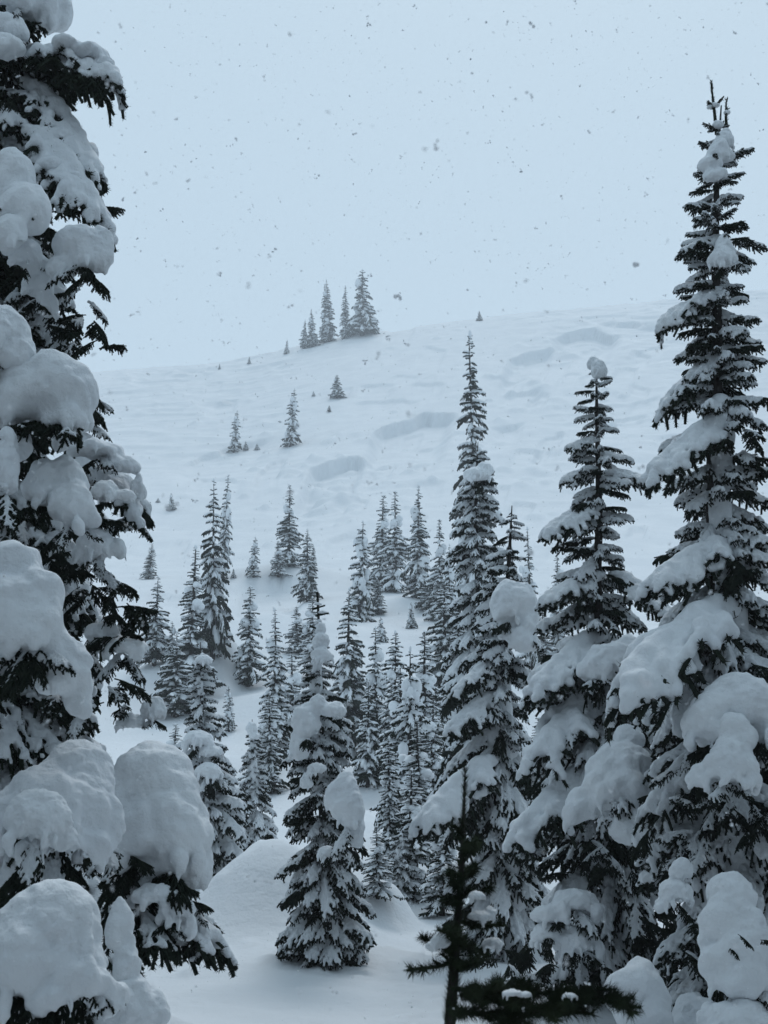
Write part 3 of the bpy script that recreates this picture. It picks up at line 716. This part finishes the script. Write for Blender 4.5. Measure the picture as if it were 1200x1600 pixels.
pillow(L, [(100, 222, 7.1, 34, 12, 1.2), (135, 238, 7.1, 22, 14, 1.2), (155, 265, 7.1, 12, 16, 1.2)], rs, 3, 1, 94)
pillow(L, [(80, 262, 6.9, 26, 18), (112, 288, 6.9, 26, 20), (132, 312, 6.9, 14, 18)], rs, 8, 3, 95)
pillow(L, [(20, 290, 6.6, 40, 60), (35, 330, 6.5, 40, 50), (15, 370, 6.4, 30, 30)], rs, 12, 3, 96)
pillow(L, [(125, 385, 6.7, 44, 34, .8), (140, 400, 6.7, 38, 46, .8), (100, 420, 6.7, 26, 32, .8), (158, 380, 6.7, 22, 30, .8)], rs, 5, 5, 97)
pillow(L, [(60, 440, 6.8, 26, 44), (40, 400, 6.7, 26, 30), (72, 480, 6.8, 20, 26)], rs, 8, 3, 98)
pillow(L, [(-10, 520, 6.1, 58, 44), (20, 560, 6.1, 40, 40)], rs, 2, 1, 99)
pillow(L, [(75, 615, 6.2, 78, 66, .8), (40, 620, 6.2, 70, 72, .8), (100, 660, 6.2, 50, 36, .8), (-20, 600, 6.2, 60, 60)], rs, 4, 3, 100)
pillow(L, [(95, 690, 6.3, 14, 30)], rs, 2, 0, 101)
pillow(L, [(70, 760, 6.2, 34, 46), (105, 745, 6.2, 30, 36), (110, 790, 6.15, 34, 46), (130, 810, 6.2, 26, 30)], rs, 9, 4, 102)
branch_px(L, (90, 690), (238, 800), 7.0, 6.7, 2, rs)
pillow(L, [(150, 705, 6.6, 42, 16), (190, 730, 6.6, 30, 20), (215, 765, 6.6, 15, 24)], rs, 5, 2, 103)
pillow(L, [(165, 770, 6.4, 22, 22), (195, 775, 6.4, 18, 12)], rs, 4, 2, 104)
pillow(L, [(10, 730, 6.0, 24, 70), (30, 700, 6.1, 20, 40)], rs, 6, 2, 105)
pillow(L, [(150, 850, 6.5, 30, 26), (130, 870, 6.5, 20, 22), (180, 860, 6.5, 20, 18)], rs, 9, 3, 106)
pillow(L, [(20, 900, 5.4, 50, 60, .7), (50, 960, 5.35, 58, 80, .7), (90, 1040, 5.4, 48, 70, .7), (120, 1090, 5.45, 20, 40, .7), (0, 960, 5.3, 50, 60, .7)], rs, 12, 5, 107)
pillow(L, [(190, 1010, 6.7, 40, 16), (240, 1050, 6.7, 30, 13), (160, 990, 6.7, 26, 18)], rs, 9, 3, 108)
pillow(L, [(240, 1110, 6.6, 20, 24), (205, 1130, 6.6, 24, 14)], rs, 5, 2, 109)
pillow(L, [(120, 1215, 5.7, 62, 60, .8), (80, 1270, 5.6, 92, 76, .8), (160, 1290, 5.65, 42, 70, .8), (30, 1270, 5.6, 60, 50)], rs, 12, 4, 110)
pillow(L, [(60, 1280, 5.35, 56, 48, .7), (90, 1310, 5.4, 36, 30)], rs, 6, 1, 111)
pillow(L, [(240, 1225, 6.3, 72, 66, .8), (255, 1300, 6.25, 74, 76, .8), (270, 1350, 6.3, 58, 60, .8), (215, 1290, 6.3, 46, 90, .8)], rs, 4, 4, 112)
branch_px(L, (150, 1340), (335, 1490), 6.6, 6.2, 1, rs); branch_px(L, (160, 1370), (270, 1500), 6.5, 6.0, 0, rs); branch_px(L, (190, 1370), (345, 1455), 6.6, 6.4, -1, rs)
branch_px(L, (170, 1380), (220, 1500), 6.4, 6.1, -1, rs)
pillow(L, [(240, 1400, 6.1, 34, 20), (275, 1420, 6.1, 28, 28), (290, 1455, 6.1, 14, 26)], rs, 10, 3, 113)
pillow(L, [(310, 1420, 6.2, 14, 20), (320, 1465, 6.2, 12, 26)], rs, 3, 2, 114)
pillow(L, [(80, 1450, 4.7, 80, 80, .8), (40, 1500, 4.65, 80, 80, .8), (110, 1520, 4.65, 66, 60, .8), (170, 1560, 4.7, 40, 36, .8)], rs, 20, 7, 115)
for a_ in ((120, 500, 6.9, 45, 50, 16), (110, 900, 6.3, 40, 40, 10), (160, 920, 6.5, 40, 40, 14), (180, 1000, 6.6, 40, 30, 12), (150, 1090, 6.2, 60, 30, 12), (60, 1060, 5.5, 60, 30, 12),
           (235, 1390, 6.2, 30, 20, 12), (270, 1420, 6.1, 25, 15, 7), (130, 1530, 4.75, 60, 20, 12), (40, 1560, 4.6, 40, 15, 7), (190, 1340, 5.9, 20, 20, 5), (100, 330, 6.9, 30, 20, 5), (130, 640, 6.7, 20, 30, 6),
           (60, 420, 6.9, 40, 40, 6), (140, 800, 6.4, 30, 20, 6), (200, 800, 6.6, 20, 20, 5), (20, 820, 6.3, 30, 20, 6)):
    dark(L, *a_, rs, 62)
for a_ in ((1040, 1480, 9.8, 60, 60, 14), (900, 1500, 10, 60, 50, 12), (860, 1560, 10, 60, 30, 8), (820, 1480, 10.4, 50, 50, 8), (975, 1330, 9.6, 40, 30, 8), (1000, 1440, 9.8, 40, 40, 8), (890, 1340, 9.9, 40, 30, 6), (940, 1100, 10, 40, 20, 6)): dark(Q, *a_, rs, 60)
dark(R, 1160, 1462, 7.05, 34, 8, 5, rs, 34)
for a_ in ((1120, 1440, 8.4, 60, 60, 12), (1100, 1560, 8.6, 60, 40, 10), (1060, 1250, 8.6, 40, 40, 8), (1170, 1260, 8.2, 40, 20, 8), (1080, 1330, 8.4, 30, 40, 6), (1100, 1180, 8.3, 40, 30, 6), (1140, 880, 8.6, 40, 30, 6), (1150, 700, 8.7, 40, 30, 5), (1180, 1050, 8.3, 30, 30, 5)): dark(R, *a_, rs, 60)
pillow(L, [(185, 1450, 5.3, 24, 56), (200, 1500, 5.3, 22, 50), (215, 1580, 5.3, 50, 50)], rs, 2, 0, 116)

# ------------------------------------------------------------------ young fir close to the lens
S = new_tree('bare dark green sapling close to the viewer, its needles plainly visible', tuple(np.array([*at(706, 1600, 3.3)[:2], 0.0])), None, 'sapling', 'fir_sapling')
o0 = np.array(S.location); rs = np.random.RandomState(77)
g = Geo(); st = [np.array([0, 0, -.05]), at(703, 1600, 3.3) - o0, at(712, 1480, 3.3) - o0, at(722, 1340, 3.3) - o0, at(727, 1200, 3.3) - o0]
tube(g, st, [.018, .014, .011, .006, .002], 8); obj('stem', mk_mesh('stem', *g.arr(), M_BARK), S)
g = Geo(); needles(g, st[1:3], rs, 2600, .022, .0016, .012, 1.3); needles(g, st[2:4], rs, 2200, .022, .0015, .009, 1.3); needles(g, st[3:], rs, 1300, .02, .0014, .003, 1.3); obj('stem_needles', mk_mesh('sn', *g.arr(), M_GREEN, False), S)
def twig(p0, p1, Y0, Y1, sag=.0, r=.006, dens=1500, nl=.022, name='branch', side=4):
    a = at(*p0, Y0); b = at(*p1, Y1); s = np.linspace(0, 1, 7)[:, None]; l = np.linalg.norm(b - a)
    P = a + (b - a) * s + np.array([0, 0, -1]) * sag * np.sin(s * 3.14) - o0 + np.cumsum(rs.normal(0, l * .03, (7, 3)), 0) * s
    g = Geo(); tube(g, P, np.linspace(r, r * .6, 7), 6); needles(g, P, rs, dens, nl, .0015, r * .5, .45)
    d = P[-1] - P[0]
    for t in np.linspace(.25, .92, side):
        for sgn in (-1, 1):
            q0 = P[int(t * 6)]; lat = np.cross(d / l, [0, 0, 1.]); lat /= np.linalg.norm(lat)
            q1 = q0 + (d / l * rs.uniform(.4, .9) + lat * sgn * .6 + rs.normal(0, .3, 3)) * l * rs.uniform(.2, .4) * (1.25 - t)
            Pq = q0 + (q1 - q0) * np.linspace(0, 1, 4)[:, None]; tube(g, Pq, r * .5, 5); needles(g, Pq, rs, dens, nl, .0015, r * .4, .45)
    return obj(name, mk_mesh('twig', *g.arr(), M_GREEN, False), S)
for p0, p1, y1 in (((713, 1500), (640, 1510), 3.25), ((713, 1490), (652, 1462), 3.3), ((720, 1390), (690, 1366), 3.2), ((720, 1405), (684, 1402), 3.25), ((722, 1370), (752, 1352), 3.4),
                   ((720, 1400), (762, 1382), 3.3), ((718, 1440), (775, 1444), 3.35), ((716, 1475), (765, 1488), 3.4), ((725, 1310), (712, 1290), 3.3), ((725, 1330), (741, 1312), 3.2), ((715, 1470), (702, 1448), 3.15), ((714, 1510), (742, 1496), 3.2)):
    twig(p0, p1, 3.3, y1, .004)
for p0, p1, y1 in (((706, 1545), (880, 1562), 3.1), ((860, 1560), (992, 1585), 2.95), ((706, 1580), (850, 1600), 3.0), ((740, 1565), (850, 1545), 3.2), ((720, 1555), (830, 1575), 3.05), ((780, 1565), (900, 1550), 3.1), ((840, 1575), (950, 1560), 3.0), ((760, 1590), (900, 1590), 3.0), ((880, 1565), (985, 1572), 3.0)):
    twig(p0, p1, 3.2 if p0[0] < 800 else 3.1, y1, -.01, .006, 2200, .026, 'branch')
for lb, n in (([(688, 1472, 3.25, 16, 15), (676, 1480, 3.25, 12, 9)], 1), ([(752, 1432, 3.3, 22, 9), (766, 1425, 3.3, 12, 8)], 2), ([(745, 1400, 3.25, 14, 8)], 3), ([(700, 1360, 3.3, 12, 7)], 4), ([(770, 1475, 3.35, 18, 10)], 5), ([(800, 1552, 3.05, 16, 6), (820, 1555, 3.05, 12, 5)], 6), ([(890, 1556, 3.0, 12, 5)], 7)):
    pillow(S, lb, rs, 2, 0, 200 + n, name='snow_clump')

# ------------------------------------------------------------------ snow heaps at the lower right
def heap(label, lobes, seed):
    px, py, Y = lobes[0][:3]; b = at(px, py, Y); gz = float(height(b[0], Y))
    r = new_tree(label, (b[0], Y, gz), None, 'snow heap', 'snow_heap')
    o = pillow(r, lobes, np.random.RandomState(seed), 0, 0, seed, name='heap')
heap('tall rounded snow heap under the open branched fir', [(1000, 1570, 8.0, 54, 70, 1), (1000, 1700, 8.0, 62, 110, 1)], 301)
heap('grey snow heap between the rounded heap and the fir at the right edge', [(1082, 1610, 8.3, 44, 60, 1), (1085, 1720, 8.3, 60, 90, 1)], 302)

# ------------------------------------------------------------------ middle and far firs
GR = 'firs in the clump on the ridge'; GS = 'small firs on the open slope'; GM = 'firs scattered over the lower slope'; GN = 'firs crowding the gully behind the clearing'
for a in [
  (475, 498, 545, 7, 'c', 'leftmost and shortest fir of the ridge clump', GR), (488, 483, 542, 12, 'a', 'second fir from left in the ridge clump', GR),
  (507, 444, 536, 9, 'f', 'thin fir touching the tall double spired fir of the ridge clump', GR), (515, 436, 534, 15, 'a', 'tall double spired fir in the middle of the ridge clump', GR),
  (539, 446, 529, 10, 'f', 'thin fir just left of the broadest fir in the ridge clump', GR), (566, 420, 524, 29, 'd', 'broadest and tallest fir of the ridge clump', GR),
  (448, 531, 553, 5, 'd', 'tiny fir on the ridge left of the clump', GR), (389, 557, 569, 3.5, 'd', 'speck of a fir on the ridge, second left of the clump', None), (343, 568, 577, 2.5, 'd', 'speck of a fir farthest left on the ridge', None),
  (749, 486, 501, 6, 'd', 'tiny bush poking over the ridge above the tall spire', None),
  (365, 640, 707, 12, 'e', 'white tipped fir farthest left of the upper slope trees', GS), (384, 689, 704, 4, 'c', 'stub of a fir beside the white tipped fir on the upper slope', GS),
  (402, 693, 703, 5, 'd', 'grey snowy stub right of the pair stub on the upper slope', GS), (453, 606, 698, 16, 'e', 'taller fir with ragged sides, highest full fir on the upper slope', GS),
  (526, 585, 622, 14, 'd', 'short broad fir just below the ridge clump', GS), (490, 611, 619, 3.5, 'd', 'speck of a fir left of the short broad fir', GS), (514, 633, 644, 3.5, 'c', 'speck of a fir below the short broad fir', GS),
  (268, 770, 797, 8, 'd', 'small triangular fir alone on the slope at left', GS), (247, 778, 785, 4, 'd', 'tiny stub left of the small triangular fir', GS),
  (349, 743, 905, 15, 'b', 'ragged fir half hidden behind the tall pair at left', GM), (332, 747, 1028, 31, 'b', 'tall snow plastered fir with twin spires at left', GM),
  (296, 851, 1090, 44, 'a', 'broad skirted fir left of the tall plastered fir', GM), (241, 900, 1040, 26, 'c', 'fir peeking out beside the big left edge fir', GM), (268, 970, 1045, 15, 'd', 'short fir below the one beside the left edge fir', GM),
  (232, 848, 905, 13, 'f', 'thin tip showing just right of the left edge fir', GM),
  (396, 838, 902, 13, 'e', 'crooked snow crusted fir above the slope hollow', GM), (365, 888, 903, 5, 'd', 'tiny fir right of the tall plastered fir', GM),
  (451, 757, 885, 21, 'a', 'slim spire with even branches in mid slope', GM), (435, 845, 900, 15, 'b', 'short fir left beside the slim mid slope spire', GM), (481, 826, 940, 21, 'b', 'fir right below the slim mid slope spire', GM), (490, 850, 888, 6, 'f', 'thin fir behind the fir below the mid slope spire', GM),
  (387, 915, 1072, 30, 'b', 'airy fir standing right of the small snow dome', GM), (433, 950, 1195, 38, 'a', 'narrow spire behind the lone young fir at left', GN), (465, 947, 1020, 22, 'b', 'small fir left of and above the cross shaped leader', GM), (487, 932, 1060, 28, 'b', 'small snowy fir directly behind the cross shaped leader', GM),
  (541, 918, 1155, 37, 'c', 'tall fir close behind the lone young fir at right', GN), (563, 814, 972, 28, 'e', 'snow crusted fir with a bent side limb, left of the mid group', GM), (591, 903, 960, 18, 'c', 'short fir in front of the mid group', GM),
  (594, 772, 915, 26, 'a', 'left spire of the trio in the mid group', GM), (617, 767, 925, 26, 'b', 'whitish middle spire of the trio in the mid group', GM), (653, 757, 935, 30, 'a', 'tallest right spire of the trio in the mid group', GM),
  (670, 895, 955, 22, 'b', 'low fir at the foot of the tallest mid group spire', GM), (688, 810, 970, 24, 'b', 'thin topped fir right of the mid group', GM), (703, 850, 1000, 20, 'e', 'pale crusted fir touching the tall centre spire', GM),
  (643, 940, 982, 10, 'd', 'small lone fir in the gap below the mid group', GM), (597, 963, 1003, 11, 'd', 'small fir behind the snowy tips in the gully', GM),
  (588, 978, 1205, 32, 'b', 'left snowy fir of the gully crowd', GN), (614, 985, 1215, 36, 'c', 'second fir from left in the gully crowd', GN), (661, 985, 1225, 44, 'b', 'broad right fir of the gully crowd', GN),
  (695, 900, 1105, 40, 'b', 'tall dense fir above the right of the gully crowd', GN), (720, 930, 1110, 34, 'a', 'fir between gully crowd and the fir with the snow block', GN),
  (638, 1010, 1330, 50, 'e', 'fir with a white hooded top in the gully crowd', GN), (655, 1120, 1345, 52, 'a', 'lower dense fir at the front of the gully crowd', GN), (608, 1150, 1370, 34, 'c', 'narrow fir at the front left of the gully crowd', GN),
  (746, 516, 985, 42, 'j', 'tallest slender spire right of centre, reaching towards the ridge', None),
  (833, 822, 1060, 26, 'a', 'fir tip showing right of the fir with the snow block', GN), (872, 862, 1010, 24, 'a', 'far fir seen through the gap left of the open branched fir', GN), (852, 950, 1060, 26, 'b', 'fir filling the gap beside the snow block', GN),
  (628, 1040, 1270, 40, 'g', 'ragged fir in the heart of the gully crowd', GN), (575, 1060, 1230, 26, 'h', 'short fir on the left rim of the gully crowd', GN), (675, 1080, 1260, 34, 'i', 'narrow fir on the right rim of the gully crowd', GN),
  (640, 1200, 1400, 44, 'g', 'dense fir right behind the low bushy fir', GN), (712, 1020, 1180, 34, 'h', 'fir tucked under the fir with the snow block', GN), (455, 1010, 1180, 34, 'g', 'fir touching the lone young fir from the left', GN),
  (552, 1000, 1165, 34, 'h', 'fir doubling the tall fir close behind the lone young fir', GN), (412, 1100, 1215, 26, 'g', 'low fir by the foot of the narrow spire at left', GN), (275, 985, 1120, 34, 'h', 'low fir at the skirt of the broad left fir', GM),
  (358, 1070, 1143, 13, 'e', 'small frosted fir alone in the white gap at left', None), (270, 1130, 1240, 30, 'b', 'fir behind the big pillows of the left edge fir', GN),
  (350, 1190, 1300, 22, 'b', 'fir behind the fir with ladder like branches', GN), (420, 1080, 1240, 30, 'c', 'fir behind the narrow fir with a square stub', GN),
  (590, 1290, 1400, 30, 'b', 'fir left behind the low bushy fir', GN), (690, 1260, 1430, 40, 'b', 'fir right behind the low bushy fir', GN), (850, 1120, 1300, 50, 'a', 'fir deep behind the two right hand firs', GN),
  (1075, 980, 1250, 45, 'b', 'fir deep behind the fir at the right edge', GN), (1010, 1150, 1330, 50, 'c', 'fir in the dark between the two right hand firs', GN),
]:
    mid_tree(*a)

# unseen firs behind and beside the lens, added to darken the near snow
rf = np.random.RandomState(31)
for i, (x, y, H) in enumerate([(-2.6, -3.4, 11), (.3, -5.2, 13), (3.0, -3.6, 12), (-5.4, -1.6, 12), (5.6, -1.0, 12), (-1.8, -8.5, 15), (2.4, -8.8, 14), (-6.8, -6, 14), (6.8, -6, 15), (-8.6, 2.5, 12), (8.8, 3.0, 13),
                               (-4.9, 4.2, 10), (5.2, 4.6, 9), (-7.6, 8.5, 13), (8.3, 8.8, 12), (-9.6, 13, 13), (10.4, 14, 13), (-4.4, -11, 15), (5, -12, 15), (0, -13, 16)]):
    kd = 'abce'[i % 4]; ratio, (crown, snow, trunk) = KINDS[kd]; w = H * .17 / ratio
    r_ = new_tree('tall snowy fir out of view, added to shade the near snow', (x, y, float(height(x, y)) - .2), 'unseen firs added around the viewer'); r_.scale = (w, w, H); r_.rotation_euler = (0, 0, rf.uniform(0, 6.28))
    obj('trunk', trunk, r_); obj('crown', crown, r_); obj('snow', snow, r_)
# ------------------------------------------------------------------ falling snow
rs = np.random.RandomState(9); n = 17000
Y = rs.uniform(.9, 1, n) * np.power(rs.rand(n), .6) * 13 + 1.0
u = rs.uniform(-.45, .45, n); w_ = rs.uniform(-.25, .75, n)
C_ = np.stack([u * Y, Y, CZ + w_ * Y], 1); r = rs.uniform(.0008, .0026, n) * (1 + (rs.rand(n) < .08) * .9)
keep = C_[:, 2] > 0.2; C_, r = C_[keep], r[keep]
g = Geo()
for k in range(3):
    off = rs.normal(0, 1, (len(C_), 3)) * r[:, None] * .8
    g.add(*blobs(C_ + off, r[:, None] * rs.uniform(.35, 1.0, (len(C_), 3)), ICO0))
obj('falling_snow', mk_mesh('flakes', *g.arr(), M_FLAKE), kind='stuff', label='sparse snowflakes drifting through the air')

# ------------------------------------------------------------------ haze of the snowfall
zlo, zhi = -60.0, 150.0
v = [(x, y, z) for x in (-820, 820) for y in (-420, 520) for z in (zlo, zhi)]
f = [(0, 1, 3), (0, 3, 2), (4, 6, 7), (4, 7, 5), (0, 4, 5), (0, 5, 1), (2, 3, 7), (2, 7, 6), (0, 2, 6), (0, 6, 4), (1, 5, 7), (1, 7, 3)]
me = mk_mesh('haze', v, f, None, False); m = bpy.data.materials.new('haze'); m.use_nodes = True; m.node_tree.nodes.clear()
pv = m.node_tree.nodes.new('ShaderNodeVolumePrincipled'); om = m.node_tree.nodes.new('ShaderNodeOutputMaterial')
pv.inputs['Color'].default_value = (.93, .96, 1, 1); pv.inputs['Density'].default_value = HAZE; pv.inputs['Anisotropy'].default_value = .3
m.node_tree.links.new(pv.outputs[0], om.inputs['Volume']); me.materials.append(m)
obj('haze', me, kind='stuff', label='pale haze of falling snow')
zmin = min((o.matrix_world.translation.z for o in SC.objects), default=0)
print('OBJECTS', len(SC.objects), 'TRIS', sum(len(m.polygons) for m in bpy.data.meshes))
